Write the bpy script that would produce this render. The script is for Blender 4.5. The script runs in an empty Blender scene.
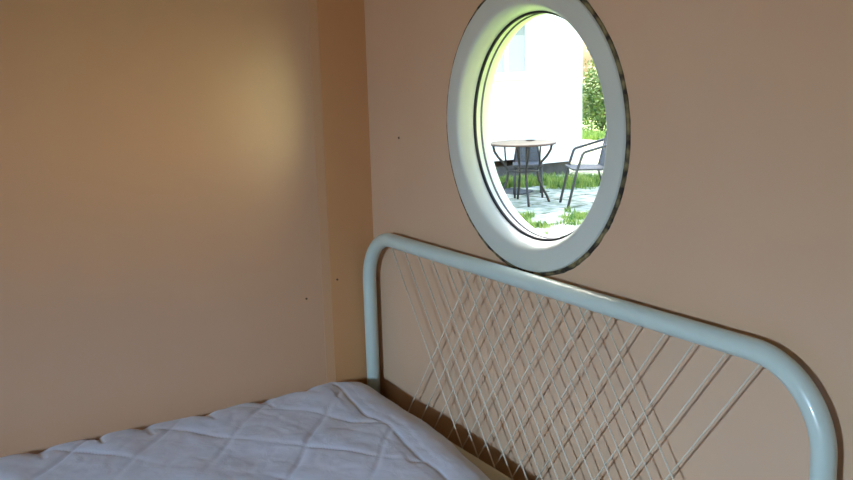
import bpy, bmesh, math, random
from mathutils import Vector, Matrix, noise
random.seed(7)
C = bpy.context.scene
COL = C.collection
PI = math.pi
# ------------------------------------------------------------------ camera
cam_d = bpy.data.cameras.new('camera'); cam = bpy.data.objects.new('camera', cam_d); COL.objects.link(cam)
YAW, PITCH, ROLL = math.radians(30.663), math.radians(10.686), math.radians(-1.653)
F = Vector((-math.cos(YAW)*math.cos(PITCH), math.sin(YAW)*math.cos(PITCH), -math.sin(PITCH)))
RT = Vector((math.sin(YAW), math.cos(YAW), 0)); UP = RT.cross(F)
R2 = RT*math.cos(ROLL) + UP*math.sin(ROLL); U2 = -RT*math.sin(ROLL) + UP*math.cos(ROLL)
cam.matrix_world = Matrix(((R2.x, U2.x, -F.x, 2.2071), (R2.y, U2.y, -F.y, -1.1385), (R2.z, U2.z, -F.z, 1.3368), (0, 0, 0, 1)))
cam_d.sensor_width = 36; cam_d.lens = 922.97/853*36; cam_d.clip_start = .02
C.camera = cam
# ------------------------------------------------------------------ world, sun, daylight, exposure
w = bpy.data.worlds.new('sky'); C.world = w; w.use_nodes = True
nt = w.node_tree; bg = nt.nodes['Background']
sky = nt.nodes.new('ShaderNodeTexSky'); sky.sky_type = 'NISHITA'; sky.sun_disc = False
sky.sun_elevation = math.radians(48); sky.sun_rotation = math.radians(272); sky.air_density = 1.2; sky.dust_density = 5
nt.links.new(sky.outputs[0], bg.inputs[0]); bg.inputs[1].default_value = 1.5
sun_d = bpy.data.lights.new('sun', 'SUN'); sun_d.energy = 15.0; sun_d.angle = math.radians(.6); sun_d.color = (1, .96, .88)
sun = bpy.data.objects.new('sun', sun_d); COL.objects.link(sun)
sun.rotation_euler = Vector((-.78, .03, .72)).to_track_quat('Z', 'Y').to_euler()

def area(name, loc, direction, sx, sy, power, color, spread=180):
    d = bpy.data.lights.new(name, 'AREA'); d.shape = 'RECTANGLE'; d.size = sx; d.size_y = sy
    d.energy = power; d.color = color; d.spread = math.radians(spread)
    o = bpy.data.objects.new(name, d); COL.objects.link(o); o.location = loc
    o.rotation_euler = Vector(direction).to_track_quat('-Z', 'Y').to_euler()
    return o
# daylight entering by the rear window: cool light from the sky, warm green light thrown up by the sunlit lawn
area('sky_daylight', (2.85, -4.6, 1.76), (-.50, 1, -.46), 1.1, .38, 156, (.49, .74, 1.04), 80)
area('lawn_bounce_light', (2.85, -4.6, 1.36), (-.42, 1, .42), 1.1, .42, 42, (1.0, .64, .02), 90)
C.view_settings.view_transform = 'Standard'; C.view_settings.look = 'None'
C.view_settings.exposure = 0.0; C.view_settings.gamma = 1.0; C.view_settings.use_curve_mapping = False
try:
    C.cycles.use_denoising = True; C.cycles.denoiser = 'OPENIMAGEDENOISE'
    C.cycles.use_adaptive_sampling = False; C.cycles.denoising_prefilter = "ACCURATE"; C.cycles.denoising_input_passes = "RGB_ALBEDO_NORMAL"
    C.cycles.max_bounces = 10; C.cycles.diffuse_bounces = 6; C.cycles.sample_clamp_indirect = 6
except Exception: pass

# ------------------------------------------------------------------ materials
def mat(name, col, rough=.5, metal=0, col2=None, scale=10, bump=0, bscale=40, spec=.5, detail=4, lo=.35, hi=.65, coords='Object', coat=0):
    m = bpy.data.materials.new(name); m.use_nodes = True
    t = m.node_tree; b = t.nodes['Principled BSDF']
    b.inputs['Base Color'].default_value = (*col, 1); b.inputs['Roughness'].default_value = rough
    b.inputs['Metallic'].default_value = metal; b.inputs['Specular IOR Level'].default_value = spec
    b.inputs['Coat Weight'].default_value = coat
    tc = t.nodes.new('ShaderNodeTexCoord')
    if col2:
        n = t.nodes.new('ShaderNodeTexNoise'); n.inputs['Scale'].default_value = scale; n.inputs['Detail'].default_value = detail
        r = t.nodes.new('ShaderNodeValToRGB')
        r.color_ramp.elements[0].position = lo; r.color_ramp.elements[0].color = (*col, 1)
        r.color_ramp.elements[1].position = hi; r.color_ramp.elements[1].color = (*col2, 1)
        t.links.new(tc.outputs[coords], n.inputs[0]); t.links.new(n.outputs[0], r.inputs[0]); t.links.new(r.outputs[0], b.inputs['Base Color'])
    if bump:
        n = t.nodes.new('ShaderNodeTexNoise'); n.inputs['Scale'].default_value = bscale; n.inputs['Detail'].default_value = 5
        k = t.nodes.new('ShaderNodeBump'); k.inputs['Strength'].default_value = bump; k.inputs['Distance'].default_value = .002
        t.links.new(tc.outputs[coords], n.inputs[0]); t.links.new(n.outputs[0], k.inputs['Height']); t.links.new(k.outputs[0], b.inputs['Normal'])
    return m
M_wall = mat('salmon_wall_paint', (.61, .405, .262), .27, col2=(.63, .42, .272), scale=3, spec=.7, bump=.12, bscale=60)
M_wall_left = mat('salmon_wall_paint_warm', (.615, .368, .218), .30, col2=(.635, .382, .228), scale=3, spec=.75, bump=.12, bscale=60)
M_panel = mat('salmon_corner_panel_darker', (.60, .305, .13), .42, col2=(.63, .325, .14), scale=3, bump=.25, bscale=60)  # deeper, more orange tone than the left wall
M_pine = mat('varnished_pine_lining', (.46, .29, .10), .5, col2=(.54, .35, .13), scale=5)
M_ceil = mat('varnished_board_ceiling', (.42, .26, .07), .6, bump=.2)
M_floor = mat('brown_floor_boards', (.17, .085, .035), .5, col2=(.22, .11, .05), scale=6, bump=.3)
M_trim = mat('salmon_trim_paint', (.62, .365, .20), .36)
M_white = mat('white_window_plastic', (.58, .61, .54), .33, col2=(.61, .64, .57), scale=5)
M_black = mat('black_rubber', (.012, .012, .015), .5)
M_greyrub = mat('grey_rubber', (.10, .10, .12), .5)
M_seal = mat('mottled_old_sealant', (.02, .013, .008), .8, col2=(.25, .20, .09), scale=38, bump=.8, bscale=90, lo=.42, hi=.62)
M_bed = mat('pale_mint_enamel', (.53, .63, .57), .3, col2=(.56, .66, .60), scale=8, coat=.3)
M_wire = mat('cream_enamel_wire', (.68, .60, .46), .4)
M_matt = mat('beige_mattress_ticking', (.50, .43, .28), .85, bump=.4, bscale=200)
M_wood = mat('pine_wood', (.45, .30, .16), .6, col2=(.52, .36, .2), scale=4)
M_nail = mat('rusty_nail', (.16, .08, .04), .6, metal=.3)
def glass_mat():
    m = bpy.data.materials.new('window_glass'); m.use_nodes = True; t = m.node_tree
    for n in list(t.nodes):
        if n.type == 'BSDF_PRINCIPLED': t.nodes.remove(n)
    tr = t.nodes.new('ShaderNodeBsdfTransparent'); gl = t.nodes.new('ShaderNodeBsdfGlossy'); gl.inputs['Roughness'].default_value = .02
    lw = t.nodes.new('ShaderNodeLayerWeight'); pw = t.nodes.new('ShaderNodeMath'); pw.operation = 'POWER'; pw.inputs[1].default_value = 4
    t.links.new(lw.outputs['Facing'], pw.inputs[0]); fr = t.nodes.new('ShaderNodeMath'); fr.operation = 'MULTIPLY_ADD'; fr.inputs[1].default_value = .6; fr.inputs[2].default_value = .02
    t.links.new(pw.outputs[0], fr.inputs[0])
    mx = t.nodes.new('ShaderNodeMixShader'); tr.inputs[0].default_value = (.97, .99, .98, 1)
    t.links.new(fr.outputs[0], mx.inputs[0]); t.links.new(tr.outputs[0], mx.inputs[1]); t.links.new(gl.outputs[0], mx.inputs[2])
    t.links.new(mx.outputs[0], t.nodes['Material Output'].inputs[0]); return m
M_glass = glass_mat()
def quilt_mat():
    m = mat('white_quilted_cotton', (.62, .645, .73), .85, spec=.2)
    t = m.node_tree; b = t.nodes['Principled BSDF']; b.inputs['Sheen Weight'].default_value = .2
    tc = t.nodes.new('ShaderNodeTexCoord')
    n = t.nodes.new('ShaderNodeTexNoise'); n.inputs['Scale'].default_value = 22; n.inputs['Detail'].default_value = 6; n.inputs['Distortion'].default_value = .6
    k = t.nodes.new('ShaderNodeBump'); k.inputs['Strength'].default_value = .3; k.inputs['Distance'].default_value = .008
    t.links.new(tc.outputs['Object'], n.inputs[0]); t.links.new(n.outputs[0], k.inputs['Height']); t.links.new(k.outputs[0], b.inputs['Normal'])
    return m
M_quilt = quilt_mat()
M_house = mat('white_house_render', (.85, .85, .84), .8, bump=.3)
M_plinth = mat('dark_grey_plinth', (.04, .045, .05), .8, col2=(.07, .075, .08), scale=8)
M_hframe = mat('white_house_window_frame', (.82, .82, .82), .5)
M_hglass = mat('house_window_blind', (.30, .34, .34), .6, spec=.1, col2=(.34, .37, .375), scale=2)
M_hblind = mat('house_window_curtain', (.46, .465, .465), .6, spec=.1)
M_roof = mat('grey_roofing_felt', (.2, .2, .2), .9)
M_grass = mat('lawn_grass', (.05, .15, .02), .9, col2=(.26, .34, .08), scale=5, bump=.8, bscale=60)
M_tuft = mat('grass_blades', (.035, .15, .015), .8, col2=(.34, .44, .09), scale=8)
M_stone = mat('weathered_grey_slab', (.17, .22, .15), .9, col2=(.46, .48, .42), scale=7, bump=.6, bscale=50)
M_gravel = mat('grey_gravel', (.06, .075, .055), .95, col2=(.15, .18, .13), scale=30, bump=1, bscale=120)
M_dark_ground = mat('dark_blue_grey_ground', (.03, .035, .04), .95, col2=(.07, .08, .085), scale=25, bump=1, bscale=90)
M_path = mat('pale_path_gravel', (.20, .22, .12), .95, col2=(.28, .29, .18), scale=14, bump=.8, bscale=120)
M_leaf = mat('shrub_leaves', (.12, .18, .03), .7, col2=(.42, .42, .14), scale=5)
M_leafd = mat('dark_shrub_leaves', (.03, .09, .015), .7, col2=(.20, .26, .07), scale=6)
M_bark = mat('brown_bark', (.12, .08, .05), .9)
M_iron = mat('dark_grey_wrought_iron', (.022, .024, .026), .5, metal=.3)
M_alu = mat('grey_metal_tube', (.045, .05, .055), .4, metal=.3)
M_weave = mat('blue_grey_woven_mesh', (.035, .045, .055), .7, col2=(.075, .09, .11), scale=60)
M_ttop = mat('tan_table_slats', (.22, .17, .11), .6, col2=(.27, .21, .145), scale=9)
M_trimdark = mat('rusty_rim', (.07, .04, .025), .6)
M_dish = mat('grey_stoneware', (.12, .115, .1), .5)

# ------------------------------------------------------------------ helpers
def obj(name, bm, m, parent=None, smooth=False, kind=None):
    me = bpy.data.meshes.new(name); bmesh.ops.recalc_face_normals(bm, faces=bm.faces[:]); bm.to_mesh(me); bm.free()
    for x in (m if isinstance(m, (list, tuple)) else [m]): me.materials.append(x)
    if smooth: me.polygons.foreach_set('use_smooth', [True]*len(me.polygons))
    o = bpy.data.objects.new(name, me); COL.objects.link(o)
    if parent: o.parent = parent
    if kind: o['kind'] = kind
    return o
def auto(o, ang=35):
    o.data.polygons.foreach_set('use_smooth', [True]*len(o.data.polygons))
    bm = bmesh.new(); bm.from_mesh(o.data)
    for e in bm.edges:
        if len(e.link_faces) == 2 and e.calc_face_angle(0) > math.radians(ang): e.smooth = False
    bm.to_mesh(o.data); bm.free(); return o
def thing(name, label, cat, loc=(0, 0, 0), rz=0, group=None):
    o = bpy.data.objects.new(name, None); COL.objects.link(o); o.empty_display_size = .1
    o.location = loc; o.rotation_euler = (0, 0, rz); o['label'] = label; o['category'] = cat
    if group: o['group'] = group
    return o
def tag(o, label, cat, group=None, kind=None):
    o['label'] = label; o['category'] = cat
    if group: o['group'] = group
    if kind: o['kind'] = kind
    return o
def box(bm, x0, x1, y0, y1, z0, z1, bev=0):
    vs = [bm.verts.new((x, y, z)) for x in (x0, x1) for y in (y0, y1) for z in (z0, z1)]
    fs = [bm.faces.new([vs[i] for i in q]) for q in ((0,1,3,2),(4,6,7,5),(0,4,5,1),(2,3,7,6),(0,2,6,4),(1,5,7,3))]
    if bev:
        es = list({e for f in fs for e in f.edges})
        bmesh.ops.bevel(bm, geom=es, offset=bev, segments=3, profile=.6, affect='EDGES')
    return bm
def nb(): return bmesh.new()
def tube(bm, pts, r, n=12, closed=False):
    pts = [Vector(p) for p in pts]; N = len(pts); rings = []
    prev = None
    for i, p in enumerate(pts):
        if closed: t = pts[(i+1) % N] - pts[i-1]
        else: t = pts[min(i+1, N-1)] - pts[max(i-1, 0)]
        t.normalize()
        if prev is None:
            a = Vector((0, 0, 1)) if abs(t.z) < .9 else Vector((1, 0, 0))
            u = t.cross(a).normalized()
        else:
            u = (prev - t*prev.dot(t)).normalized()
        prev = u; v = t.cross(u)
        rr = r[i] if isinstance(r, (list, tuple)) else r
        rings.append([bm.verts.new(p + (u*math.cos(2*PI*k/n) + v*math.sin(2*PI*k/n))*rr) for k in range(n)])
    for i in range(N if closed else N-1):
        A, B = rings[i], rings[(i+1) % N]
        for k in range(n): bm.faces.new((A[k], A[(k+1) % n], B[(k+1) % n], B[k]))
    if not closed: bm.faces.new(rings[0][::-1]); bm.faces.new(rings[-1])
    return bm
def rounded(path, rad, seg=10):
    """polyline with filleted corners"""
    P = [Vector(p) for p in path]; out = [P[0]]
    for i in range(1, len(P)-1):
        a = (P[i-1]-P[i]).normalized(); b = (P[i+1]-P[i]).normalized()
        half = a.angle(b)/2; d = rad/math.tan(half); s = P[i]+a*d; e = P[i]+b*d
        c = P[i] + (a+b).normalized()*(rad/math.sin(half))
        v0 = s-c; v1 = e-c; ang = v0.angle(v1)
        for k in range(seg+1):
            t = k/seg; out.append(c + (v0*math.sin((1-t)*ang) + v1*math.sin(t*ang))/math.sin(ang))
    out.append(P[-1]); return out
def lathe_y(bm, cx, cz, prof, n=128, closed=True, wob=None):
    rings = []
    for (r, y) in prof:
        rings.append([bm.verts.new((cx + (r*RS+(wob(2*PI*k/n) if wob else 0))*math.cos(2*PI*k/n), y, cz + (r*RS+(wob(2*PI*k/n) if wob else 0))*math.sin(2*PI*k/n))) for k in range(n)])
    m = len(rings)
    for i in range(m if closed else m-1):
        A, B = rings[i], rings[(i+1) % m]
        for k in range(n): bm.faces.new((A[k], A[(k+1) % n], B[(k+1) % n], B[k]))
    return bm
def lathe_z(bm, cx, cy, prof, n=32):
    rings = [[bm.verts.new((cx + r*math.cos(2*PI*k/n), cy + r*math.sin(2*PI*k/n), z)) for k in range(n)] for r, z in prof]
    for i in range(len(rings)-1):
        A, B = rings[i], rings[i+1]
        for k in range(n): bm.faces.new((A[k], A[(k+1) % n], B[(k+1) % n], B[k]))
    bm.faces.new(rings[0][::-1]); bm.faces.new(rings[-1]); return bm
def S(name, bm, m, **k): return obj(name, bm, m, kind='structure', **k)

# ------------------------------------------------------------------ room shell
XR, YF, H, T = 3.2, -4.0, 2.2, .062
WX, WZ, HR = .6968, 1.2054, .259
RS = .989
S('floor', box(nb(), -.06, XR+.06, YF-.06, T, -.08, 0), M_floor)
S('ceiling', box(nb(), -.06, XR+.06, YF-.06, T, H, H+.06), M_ceil)
S('wall_left', box(nb(), -.06, 0, YF-.06, T, 0, H), M_wall_left)
S('wall_right', box(nb(), XR, XR+.06, YF-.06, T, 0, H), M_pine)
def wall_round_hole():
    bm = nb(); n = 96; corner = {}
    x0, x1, z0, z1 = 0.0, XR, 0.0, H
    def outer(a):
        c, s = math.cos(a), math.sin(a)
        tx = ((x1-WX) if c > 0 else (x0-WX))/c if abs(c) > 1e-9 else 1e9
        tz = ((z1-WZ) if s > 0 else (z0-WZ))/s if abs(s) > 1e-9 else 1e9
        t = min(tx, tz); return WX+c*t, WZ+s*t
    angs = [2*PI*k/n for k in range(n)] + [math.atan2(z-WZ, x-WX) % (2*PI) for x in (x0, x1) for z in (z0, z1)]
    angs = sorted(angs); n = len(angs)
    L = []
    for y in (0, T):
        inn = [bm.verts.new((WX+HR*math.cos(a), y, WZ+HR*math.sin(a))) for a in angs]
        out = [bm.verts.new((outer(a)[0], y, outer(a)[1])) for a in angs]
        for k in range(n): bm.faces.new((inn[k], inn[(k+1) % n], out[(k+1) % n], out[k]))
        L.append((inn, out))
    for j in (0, 1):
        for k in range(n): bm.faces.new((L[0][j][k], L[0][j][(k+1) % n], L[1][j][(k+1) % n], L[1][j][k]))
    return bm
wb = S('wall_back', wall_round_hole(), M_wall)
# rear wall with a rectangular window opening
ox0, ox1, oz0, oz1 = 2.32, 2.78, 1.28, 1.74
bm = nb(); box(bm, 0, ox0, YF-.06, YF, 0, H); box(bm, ox1, XR, YF-.06, YF, 0, H); box(bm, ox0, ox1, YF-.06, YF, 0, oz0); box(bm, ox0, ox1, YF-.06, YF, oz1, H)
S('wall_front', bm, M_pine)
bm = nb()
for a in ((ox0-.04, ox0+.03, oz0-.04, oz1+.04), (ox1-.03, ox1+.04, oz0-.04, oz1+.04), (ox0+.03, ox1-.03, oz0-.04, oz0+.03), (ox0+.03, ox1-.03, oz1-.03, oz1+.04)):
    box(bm, a[0], a[1], YF-.065, YF+.012, a[2], a[3])
S('window_2', bm, M_white)
# corner panel and the batten over its joint, in the left wall
S('trim_1', box(nb(), 0, .004, -.133, 0, 0, H), M_panel)
S('trim_2', box(nb(), 0, .0018, -.158, -.133, 0, H), M_trim)
S('baseboard_left', box(nb(), 0.0, .012, YF, -.17, 0, .06), M_trim)
S('baseboard_back', box(nb(), .02, XR, -.012, 0, 0, .06), M_trim)
# door in the right wall
dr = S('door_1', box(nb(), XR-.03, XR, -2.1, -1.35, 0, 1.95, .004), M_white)
bm = nb(); tube(bm, rounded([(XR-.03, -1.43, 1.0), (XR-.08, -1.43, 1.0), (XR-.08, -1.55, 1.0)], .012, 4), .009, 10); obj('door_handle', bm, M_nail, dr, True)
for (x, z) in ((.205, 1.52), (.165, 1.16)):
    bm = nb(); lathe_y(bm, x, z, [(.0001, -.0022), (.0025, -.0018), (.0032, 0), (.0001, 0)], 12); obj('nail_head', bm, M_nail, wb, True)
wl = bpy.data.objects['wall_left']
for (y, z) in ((-.205, .74), (-.115, .78)):
    bm = nb(); c = Vector((.0045 if y > -.133 else 0, y, z)); tube(bm, [c, c+Vector((.0018, 0, 0))], .0028, 10); obj('nail_head', bm, M_nail, wl, True)

# ------------------------------------------------------------------ round window
def ring_obj(name, prof, m, parent, n=160, wob=None):
    bm = nb(); lathe_y(bm, WX, WZ, prof, n, True, wob); return auto(obj(name, bm, m, parent))
win = S('window_1', lathe_y(nb(), WX, WZ, [(.2965, .001), (.2965, -.0035), (.2945, -.0065), (.290, -.0075), (.258, -.0085), (.2525, -.0080), (.2490, -.0060), (.2460, -.002), (.2425, .004), (.2390, .012), (.2362, .020), (.2355, .026), (.2355, .0335), (.233, .0335), (.233, .0445), (.2315, .0495), (.2305, .062), (.233, .068), (.29, .068), (.295, .064), (.295, .0625), (.2615, .0625), (.2615, .001)], 160), M_white)
auto(win, 28)
ring_obj('gasket', [(.2352, .0265), (.2310, .0275), (.2302, .0300), (.2315, .0325), (.2352, .0332)], M_black, win)
ring_obj('outer_gasket', [(.2335, .0440), (.2310, .0445), (.2302, .0462), (.2310, .0482), (.2335, .0485)], M_greyrub, win)
bm = nb(); n = 96
for y in (.0372, .0402): bm.faces.new([bm.verts.new((WX+.231*math.cos(2*PI*k/n), y, WZ+.231*math.sin(2*PI*k/n))) for k in range(n)])
obj('pane', bm, M_glass, win)
def wob(a): return .0018*noise.noise(Vector((math.cos(a)*9, math.sin(a)*9, 1))) + .0012*noise.noise(Vector((math.cos(a)*30, math.sin(a)*30, 5)))
def lower(a): return wob(a) + .0022*max(0, -math.sin(a+.35)) + .0012*max(0, math.cos(a))
bm = nb(); n = 240; R0 = .2925
rings = []
for (dr_, y) in ((0, .0005), (0, -.003), (.0042, -.0036), (.0065, -.0024), (.0078, .0005)):
    rings.append([])
    for k in range(n):
        a = 2*PI*k/n; r = R0 + dr_ + (lower(a) if dr_ > .001 else 0)
        rings[-1].append(bm.verts.new((WX+r*math.cos(a), y, WZ+r*math.sin(a))))
for i in range(len(rings)):
    A, B = rings[i], rings[(i+1) % len(rings)]
    for k in range(n): bm.faces.new((A[k], A[(k+1) % n], B[(k+1) % n], B[k]))
obj('sealant', bm, M_seal, win, True)

# ------------------------------------------------------------------ bed frame with its headboard
XL, XRB, HY = .0323, 1.4323, -.032
bed = thing('bed_frame', 'pale mint tubular metal bed frame with crossed wires filling its rounded headboard', 'bed', (XL+.7, -1.0, 0))
def P(o):   # keep world coordinates of a child of the bed empty
    o.matrix_parent_inverse = Matrix.Translation(-Vector(o.parent.location)) if o.parent.type == 'EMPTY' else Matrix.Identity(4); return o
bm = nb(); tube(bm, rounded([(XL, HY, 0), (XL, HY, .9), (XRB, HY, .9), (XRB, HY, 0)], .13, 20), .0180, 28)
hb = P(obj('headboard', bm, M_bed, bed, True))
ZB = .30
bm = nb(); tube(bm, [(XL, HY, ZB), (XRB, HY, ZB)], .012, 16); obj('lower_rail', bm, M_bed, hb, True)
zt = .9-.012
for k in range(13):
    x = XL + .136 + .0663*k; dz = zt-ZB
    bm = nb(); tube(bm, [(x, HY-.0035, zt), (x+.722*dz, HY-.0035, ZB)] if x+.722*dz < XRB-.02 else [(x, HY-.0035, zt), (XRB-.01, HY-.0035, zt-(XRB-.01-x)/.722)], .0016, 8); obj('wire', bm, M_wire, hb, True)
    x = XL + .500 + .0657*k; x1 = x-.722*dz; z1 = ZB
    if x1 < XL+.01: x1 = XL+.01; z1 = zt-(x-x1)/.722
    bm = nb(); tube(bm, [(x, HY+.0015, zt), (x1, HY+.0015, z1)], .0015, 8); obj('wire', bm, M_wire, hb, True)
# foot end
bm = nb(); tube(bm, rounded([(XL, -2.04, 0), (XL, -2.04, .62), (XRB, -2.04, .62), (XRB, -2.04, 0)], .11, 14), .018, 20)
fb = P(obj('footboard', bm, M_bed, bed, True))
for x in (XL, XRB):
    P(obj('side_rail', box(nb(), x-.014, x+.014, -2.04, HY, .25, .295, .003), M_bed, bed))
for k in range(14):
    y = -.14-.138*k
    P(obj('slat', box(nb(), XL+.014, XRB-.014, y-.035, y+.035, .268, .288, .002), M_wood, bed))
# mattress
ZM = .474
mt = obj('mattress', box(nb(), XL-.024, XRB+.01, -1.985, -.054, .296, ZM, .022), M_matt, None, True)
tag(mt, 'beige mattress on the bed, its edge showing between the white quilt and the headboard', 'mattress')
# quilt
def seam(v, sp, off=0):
    t = (v-off)/sp; return abs(t-round(t))*sp
qx0, qx1, qy1 = .005, 1.450, -1.99
def edge_y(x):
    e = -.068 - .012*x - .055*max(0, min(1, (x-.40)/.40))**1.3
    return e + .006*noise.noise(Vector((x*9, 3, 0)))
def quilt():
    bm = nb(); nx, ny = 250, 330; T0 = .042; rr = .060
    top = []; bot = []
    for i in range(nx+1):
        u = i/nx; xa = qx0+(qx1-qx0)*u; rt = []; rb = []
        for j in range(ny+1):
            v = (j/ny)**1.15; ya = edge_y(xa); y = ya + (qy1-ya)*v; x = xa
            x += (.010*noise.noise(Vector((y*11, 7, 0))))*(1-min(1, (xa-qx0)/.2))*.6
            dl = xa-qx0; d = min(dl*.9, qx1-xa, (ya-y), y-qy1)
            a1 = max(0, 1-dl/.13); b1 = max(0, 1-(ya-y)/.085)
            q = min(min(d/rr, 1), 1-min(1, math.hypot(a1, b1))); q = max(q, 0); prof = math.sqrt(max(0, 1-(1-q)**2))
            wx = x + .018*noise.noise(Vector((x*5, y*5, 2))); wy = y + .018*noise.noise(Vector((x*5, y*5, 9)))
            s1 = seam(wx*.62-wy*.78, .175, .03); s2 = seam(wx*.62+wy*.78, .175, -.06)
            band = ya-.115
            ed = abs(wy-band) if dl > .05 else 9
            inner = 1 if wy < band else 0
            s = min(s1, s2) if inner else 9
            s = min(s, ed)
            # side puffs along the wall and along the head end, gathered by short tucks
            if dl < .13: s = min(s, seam(y, .135, .03+.05*noise.noise(Vector((y*4, 0, 0))))*(1+dl*14))
            puff = .62*(1-math.exp(-(s/.004)))+.38*(1-math.exp(-(s/.035)**1.3))
            vis = .5+1.5*noise.noise(Vector((x*4+5, y*4, 6))); vis = max(.15, min(1, vis)) if ed > .03 else .9
            h = T0*prof*(1-.20*(1-puff)*vis)
            nse = .0095*noise.noise(Vector((x*6, y*6, 0))) + 0.0020*noise.noise(Vector((x*17+3, y*17, 4))) + .0009*noise.noise(Vector((x*40, y*33, 8)))
            rd = 1-abs(noise.noise(Vector((x*9+4, y*13, 11))))*5
            crease = -.0010*max(0, rd)
            h += (nse+crease)*q
            if dl < .3: h *= 1-.48*math.exp(-(seam(y, .135, .03+.05*noise.noise(Vector((y*4, 0, 0))))/.020)**2)*math.exp(-(dl/.06)**2)
            lift = .012*math.exp(-((x-.10)**2+(y+.16)**2)/.02)
            h = max(h+lift*prof, .0015)
            rt.append(bm.verts.new((x, y, ZM+.001+h))); rb.append(bm.verts.new((x, y, ZM+.001)))
        top.append(rt); bot.append(rb)
    for i in range(nx):
        for j in range(ny):
            bm.faces.new((top[i][j], top[i+1][j], top[i+1][j+1], top[i][j+1]))
            bm.faces.new((bot[i][j], bot[i][j+1], bot[i+1][j+1], bot[i+1][j]))
    for i in range(nx):
        for j in (0, ny): bm.faces.new((top[i][j], top[i+1][j], bot[i+1][j], bot[i][j]))
    for j in range(ny):
        for i in (0, nx): bm.faces.new((top[i][j], top[i][j+1], bot[i][j+1], bot[i][j]))
    return bm
qo = obj('quilt', quilt(), M_quilt, None, True)
tag(qo, 'rumpled white quilted bedspread lying over the mattress, tucked against the left wall', 'quilt')

# ------------------------------------------------------------------ outside: ground
G = -.3
S('ground', box(nb(), -30, 12, -14, 26, G-.2, G-.02), M_gravel)
def plate(name, pts, z0, z1, m, label=None):
    bm = nb(); a = [bm.verts.new((x, y, z0)) for x, y in pts]; b = [bm.verts.new((x, y, z1)) for x, y in pts]
    bm.faces.new(a); bm.faces.new(b)
    for i in range(len(pts)): bm.faces.new((a[i], a[(i+1) % len(pts)], b[(i+1) % len(pts)], b[i]))
    return S(name, bm, m)
plate('lawn', [(-30, 11.9), (12, 11.9), (12, 26), (-30, 26)], G-.02, G-.005, M_grass)
plate('near_lawn', [(-5.4, -14), (12, -14), (12, 12), (-2.5, 12), (-3.0, 5.2), (-4.45, 3.6), (-5.4, 2.0)], G-.02, G-.008, M_grass)
plate('path', [(-13.5, 9.2), (-8.2, 8.4), (-3.2, 8.0), (-2.6, 11.9), (-20, 11.9)], G-.02, G-.004, M_path)
# patio slabs in a slightly uneven grid
DV = Vector((-.25, .97, 0)).normalized(); DU = Vector((.97, .25, 0))
O = Vector((-6.9, 4.5, 0))
bm = nb()
for i in range(-1, 6):
    for j in range(-2, 7):
        c = O + DU*(i*.50) + DV*(j*.50); a = random.uniform(-.02, .02); h = random.uniform(-.006, .006)
        if c.x > -4.5 or (c.x < -7.15 and c.y < 6.1): continue
        vs = []
        for sx, sy in ((-1, -1), (1, -1), (1, 1), (-1, 1)):
            q = c + DU*(sx*.235+a*sy) + DV*(sy*.235-a*sx); vs.append((q.x, q.y))
        lo = [bm.verts.new((x, y, G-.02)) for x, y in vs]; hi = [bm.verts.new((x, y, G+.004+h)) for x, y in vs]
        bm.faces.new(lo); bm.faces.new(hi)
        for k in range(4): bm.faces.new((lo[k], lo[(k+1) % 4], hi[(k+1) % 4], hi[k]))
S('patio_paving', bm, M_stone)
plate('dark_ground', [(-8.47, 3.0), (-7.25, 3.0), (-7.25, 6.0), (-7.6, 6.5), (-8.47, 6.6)], G-.02, G-.006, M_dark_ground)  # dark blue-grey ground plate along the house
# grass growing by the house and between the slabs
def blades(n, fn, hmin, hmax):
    bm = nb()
    for _ in range(n):
        x, y = fn(); h = random.uniform(hmin, hmax); a = random.uniform(0, 2*PI); wd = random.uniform(.004, .009)
        lx, ly = random.uniform(-.5, .5)*h, random.uniform(-.5, .5)*h; c, s = math.cos(a)*wd, math.sin(a)*wd
        v = [bm.verts.new(q) for q in ((x-c, y-s, G-.012), (x+c, y+s, G-.012), (x+c*.6+lx*.4, y+s*.6+ly*.4, G+h*.6), (x-c*.6+lx*.4, y-s*.6+ly*.4, G+h*.6), (x+lx, y+ly, G+h))]
        bm.faces.new(v[:4]); bm.faces.new((v[3], v[2], v[4]))
    return bm
def strip():
    while True:
        t = random.random(); s = random.gauss(0, .33); x, y = -7.75+.45*t+s*.8, 6.1+1.25*t+s*.5
        if x > -8.3 and noise.noise(Vector((x*2.2, y*2.2, 3))) > random.uniform(-.35, .25): return x, y
g1 = obj('grass_verge', blades(5500, strip, .02, .17), M_tuft)
tag(g1, 'tall green grass growing between the white house and the patio slabs', 'grass', kind='stuff')
def fore():
    while True:
        x, y = random.uniform(-5.75, -4.4), random.uniform(4.1, 5.4)
        if noise.noise(Vector((x*2.6, y*2.6, 5))) > random.uniform(-.05, .35): return x, y
g2 = obj('grass_edge', blades(3200, fore, .02, .08), M_tuft)
tag(g2, 'sunlit green grass at the near edge of the patio, in front of the round table', 'grass', kind='stuff')
def lawn():
    return random.uniform(-16.5, -12.5), random.uniform(11.9, 12.85)
g3 = obj('lawn_grass', blades(7000, lawn, .05, .14), M_tuft)
tag(g3, 'bright green lawn at the foot of the shrubs beyond the house corner', 'grass', kind='stuff')

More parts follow.
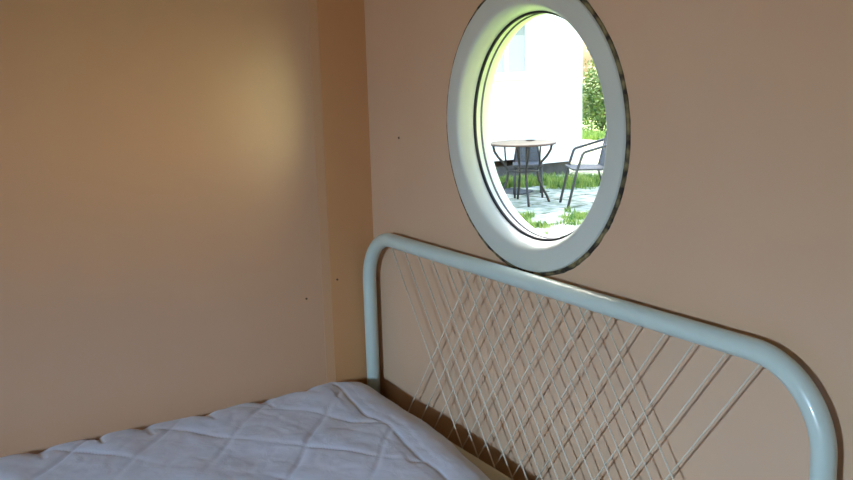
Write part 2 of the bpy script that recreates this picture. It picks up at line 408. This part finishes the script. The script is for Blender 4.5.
# ------------------------------------------------------------------ white house
hs = thing('white_house', 'white rendered house with a dark plinth and a curtained window, behind the patio', 'house', (-12.0, 4.4, G))
def HP(o): o.matrix_parent_inverse = Matrix.Translation(-Vector(hs.location)); return o
HX = -8.35
bm = nb()
wy0, wy1, wz0, wz1 = 5.75, 6.93, 1.155, 2.10
box(bm, HX-.25, HX, 0, wy0, G+.20, 3.1); box(bm, HX-.25, HX, wy1, 7.84, G+.20, 3.1)
box(bm, HX-.25, HX, wy0, wy1, G+.30, wz0); box(bm, HX-.25, HX, wy0, wy1, wz1, 3.1)
box(bm, -15, HX-.25, 0, .25, G+.20, 3.1); box(bm, -15, HX-.25, 7.59, 7.84, G+.20, 3.1); box(bm, -15, -14.75, .25, 7.59, G+.20, 3.1)
HP(obj('wall', bm, M_house, hs))
HP(obj('plinth', box(nb(), -14.97, HX-.12, .03, 7.70, G-.02, G+.20), M_plinth, hs))
bm = nb(); vs = []
for x, z in ((-15.3, 3.1), (HX+.3, 3.1), (HX+.3, 3.2), (-12.3, 4.3), (-15.3, 3.2)):
    vs.append([bm.verts.new((x, y, z)) for y in (-.3, 8.1)])
for k in range(5): bm.faces.new((vs[k][0], vs[(k+1) % 5][0], vs[(k+1) % 5][1], vs[k][1]))
bm.faces.new([v[0] for v in vs]); bm.faces.new([v[1] for v in vs][::-1])
HP(obj('roof', bm, M_roof, hs))
bm = nb(); fx = HX-.06
for a in ((wy0, wy0+.06, wz0, wz1), (wy1-.06, wy1, wz0, wz1), (wy0+.06, wy1-.06, wz0, wz0+.06), (wy0+.06, wy1-.06, wz1-.06, wz1), (6.50, 6.565, wz0+.06, wz1-.06), (6.10, 6.16, wz0+.06, wz1-.06)):
    box(bm, fx-.05, fx, *a)
wf = HP(obj('window', bm, M_hframe, hs))
obj('sill', box(nb(), HX-.06, HX+.06, wy0-.08, wy1+.12, wz0-.045, wz0-.005, .005), M_hframe, wf)
obj('pane', box(nb(), fx-.045, fx-.035, wy0+.05, wy1-.05, wz0+.05, 1.72), M_hblind, wf)
obj('blind', box(nb(), fx-.045, fx-.030, wy0+.05, wy1-.05, 1.72, wz1-.05), M_hglass, wf)

# ------------------------------------------------------------------ unseen cream cottage added to put a bright reflection in the left wall's paint
S('wall_opposite_added', box(nb(), 6.5, 12, 2.2, 12, G-.02, 3.6), mat('cream_render', (.80, .68, .36), .8, bump=.3))
bm = nb(); vs = []
for x, z in ((6.1, 3.6), (12.4, 3.6), (9.2, 5.2)): vs.append([bm.verts.new((x, y, z)) for y in (1.9, 12.3)])
for k in range(3): bm.faces.new((vs[k][0], vs[(k+1) % 3][0], vs[(k+1) % 3][1], vs[k][1]))
bm.faces.new([v[0] for v in vs]); bm.faces.new([v[1] for v in vs][::-1])
S('roof_opposite_added', bm, M_roof)
# ------------------------------------------------------------------ shrubs beyond the house corner
def shrub(name, x, y, h, r, m, label, n=5200):
    t = thing(name, label, 'shrub', (x, y, G-.01), 0, None)
    bm = nb()
    for k in range(7):
        a = k*.9; tube(bm, [(0, 0, 0), (.18*r*math.cos(a), .18*r*math.sin(a), h*.35), (.5*r*math.cos(a), .5*r*math.sin(a), h*.75)], [.035, .025, .01], 6)
    obj('stem', bm, M_bark, t, True)
    bm = nb(); lobes = [(random.uniform(-.45, .45)*r, random.uniform(-.45, .45)*r, random.uniform(.3, .85)*h, random.uniform(.35, .6)*r) for _ in range(14)]
    lobes += [(0, 0, h*.5, r*.8), (0, 0, h*.25, r*.75), (.3*r, -.3*r, .22*h, r*.6), (-.3*r, -.4*r, .2*h, r*.6), (.2*r, .3*r, .2*h, r*.6)]*2
    for _ in range(n):
        L = random.choice(lobes); d = Vector((random.gauss(0, 1), random.gauss(0, 1), random.gauss(0, 1))).normalized()
        p = Vector(L[:3]) + d*L[3]*random.uniform(.7, 1.05)
        if p.z < .04: continue
        s = random.uniform(.03, .06); u = Vector((random.gauss(0, 1), random.gauss(0, 1), random.gauss(0, 1))).normalized(); v = u.orthogonal().normalized()
        bm.faces.new([bm.verts.new(p+q) for q in (-u*s, v*s*.45, u*s, -v*s*.45)])
    obj('foliage', bm, m, t)
    return t
shrub('shrub', -14.6, 13.75, 1.5, .8, M_leafd, 'dark green leafy bush on the lawn, just right of the white house corner')
shrub('shrub', -16.6, 16.3, 3.1, 1.3, M_leaf, 'tall yellow-green leafy shrub rising behind the dark green bush', 9000)

# ------------------------------------------------------------------ round bistro table
TZ = .72
tb = thing('bistro_table', 'round tan topped bistro table on curved dark iron legs, out on the patio', 'table', (-6.53, 5.39, G+.004))
bm = nb(); lathe_z(bm, 0, 0, [(.372, TZ-.022), (.380, TZ-.018), (.380, TZ-.002), (.375, TZ), ], 56)
obj('tabletop', bm, M_ttop, tb)
bm = nb(); tube(bm, [(.384*math.cos(2*PI*k/56), .384*math.sin(2*PI*k/56), TZ-.014) for k in range(56)], .011, 8, True); obj('rim', bm, M_trimdark, tb, True)
for k in range(4):
    a = PI/4 + k*PI/2 + .35; ca, sa = math.cos(a), math.sin(a)
    prof = [(.35, TZ-.03), (.335, .62), (.29, .55), (.225, .48), (.185, .42), (.175, .36), (.19, .28), (.235, .17), (.285, .08), (.315, .0)]
    bm = nb(); tube(bm, [(r*ca, r*sa, z) for r, z in prof], .0145, 8); obj('leg', bm, M_iron, tb, True)
    bm = nb(); tube(bm, [(.215*ca, .215*sa, TZ-.03), (.2*ca, .2*sa, .455)], .010, 8); obj('strut', bm, M_iron, tb, True)
bm = nb(); tube(bm, [(.185*math.cos(2*PI*k/32), .185*math.sin(2*PI*k/32), .39) for k in range(32)], .008, 6, True); obj('brace_ring', bm, M_iron, tb, True)
bm = nb(); lathe_z(bm, 0, 0, [(.03, 0), (.055, .006), (.062, .014), (.057, .014), (.045, .007), (.01, .005)], 24)
ds = obj('dish', bm, M_dish, None, True); ds.location = (-6.62, 5.57, G+.004+TZ); tag(ds, 'small low dish standing on the round bistro table', 'dish')

# ------------------------------------------------------------------ metal garden chairs
def garden_chair(label, loc, rz):
    """faces local -y; tubes of legs and arms are one bent piece on each side"""
    t = thing('garden_chair', label, 'chair', loc, rz, 'g')
    for s in (-1, 1):
        x = .25*s
        bm = nb(); tube(bm, rounded([(x*.94, -.27, 0), (x, -.17, .42), (x*1.04, -.10, .63), (x*1.04, .27, .73)], .055, 6), .0155, 10)
        obj('arm_and_front_leg', bm, M_alu, t, True)
        bm = nb(); tube(bm, rounded([(x*.9, .30, 0), (x*.85, .17, .40), (x*.85, .27, .80)], .05, 5), .0115, 10)
        obj('rear_leg', bm, M_alu, t, True)
    bm = nb(); tube(bm, rounded([(-.2125, .27, .80), (-.19, .285, .86), (.19, .285, .86), (.2125, .27, .80)], .03, 5), .0115, 10); obj('top_rail', bm, M_alu, t, True)
    bm = nb(); tube(bm, rounded([(-.245, .18, .43), (-.245, -.21, .44), (.245, -.21, .44), (.245, .18, .43)], .04, 5), .011, 10); obj('seat_frame', bm, M_alu, t, True)
    bm = nb(); box(bm, -.235, .235, -.20, .19, .43, .444, .004); obj('seat', bm, M_weave, t)
    bm = nb(); a = []
    for z, y, hw in ((.44, .185, .20), (.60, .225, .205), (.84, .285, .19)):
        a.append([bm.verts.new((sx*hw, y+dy, z)) for sx, dy in ((-1, -.005), (1, -.005), (1, .005), (-1, .005))])
    for i in range(2):
        for k in range(4): bm.faces.new((a[i][k], a[i][(k+1) % 4], a[i+1][(k+1) % 4], a[i+1][k]))
    bm.faces.new(a[0]); bm.faces.new(a[-1]); obj('backrest', bm, M_weave, t)
    return t
c1 = garden_chair('grey metal armchair with bent tube arms, right of the round table', (-5.93, 5.86, G+.004), 0)
c1.rotation_euler.z = math.atan2(.88, -.48) - PI/2 + 0.0
c1.rotation_euler.z = -math.atan2(.48, .88)
tag(c1, c1['label'], 'chair'); del c1['group']
c2 = thing('garden_chair', 'dark woven chair with a low tapering back, standing behind the round table', 'chair', (-6.99, 5.81, G-.002), math.radians(55))
for sx in (-1, 1):
    for y0, y1 in ((-.19, -.16), (.19, .16)):
        bm = nb(); tube(bm, [(sx*.17, y0, 0), (sx*.155, y1, .40)], .013, 8); obj('leg', bm, M_alu, c2, True)
obj('seat', box(nb(), -.185, .185, -.19, .18, .385, .415, .01), M_weave, c2)
bm = nb(); tube(bm, rounded([(-.165, .165, .40), (-.125, .205, .640), (.125, .205, .640), (.165, .165, .40)], .03, 5), .013, 8); obj('back_frame', bm, M_alu, c2, True)
bm = nb(); a = []
for z, y, hw in ((.41, .167, .160), (.635, .204, .125)):
    a.append([bm.verts.new((q*hw, y+dy, z)) for q, dy in ((-1, -.006), (1, -.006), (1, .006), (-1, .006))])
for k in range(4): bm.faces.new((a[0][k], a[0][(k+1) % 4], a[1][(k+1) % 4], a[1][k]))
bm.faces.new(a[0]); bm.faces.new(a[1]); obj('backrest', bm, M_weave, c2)
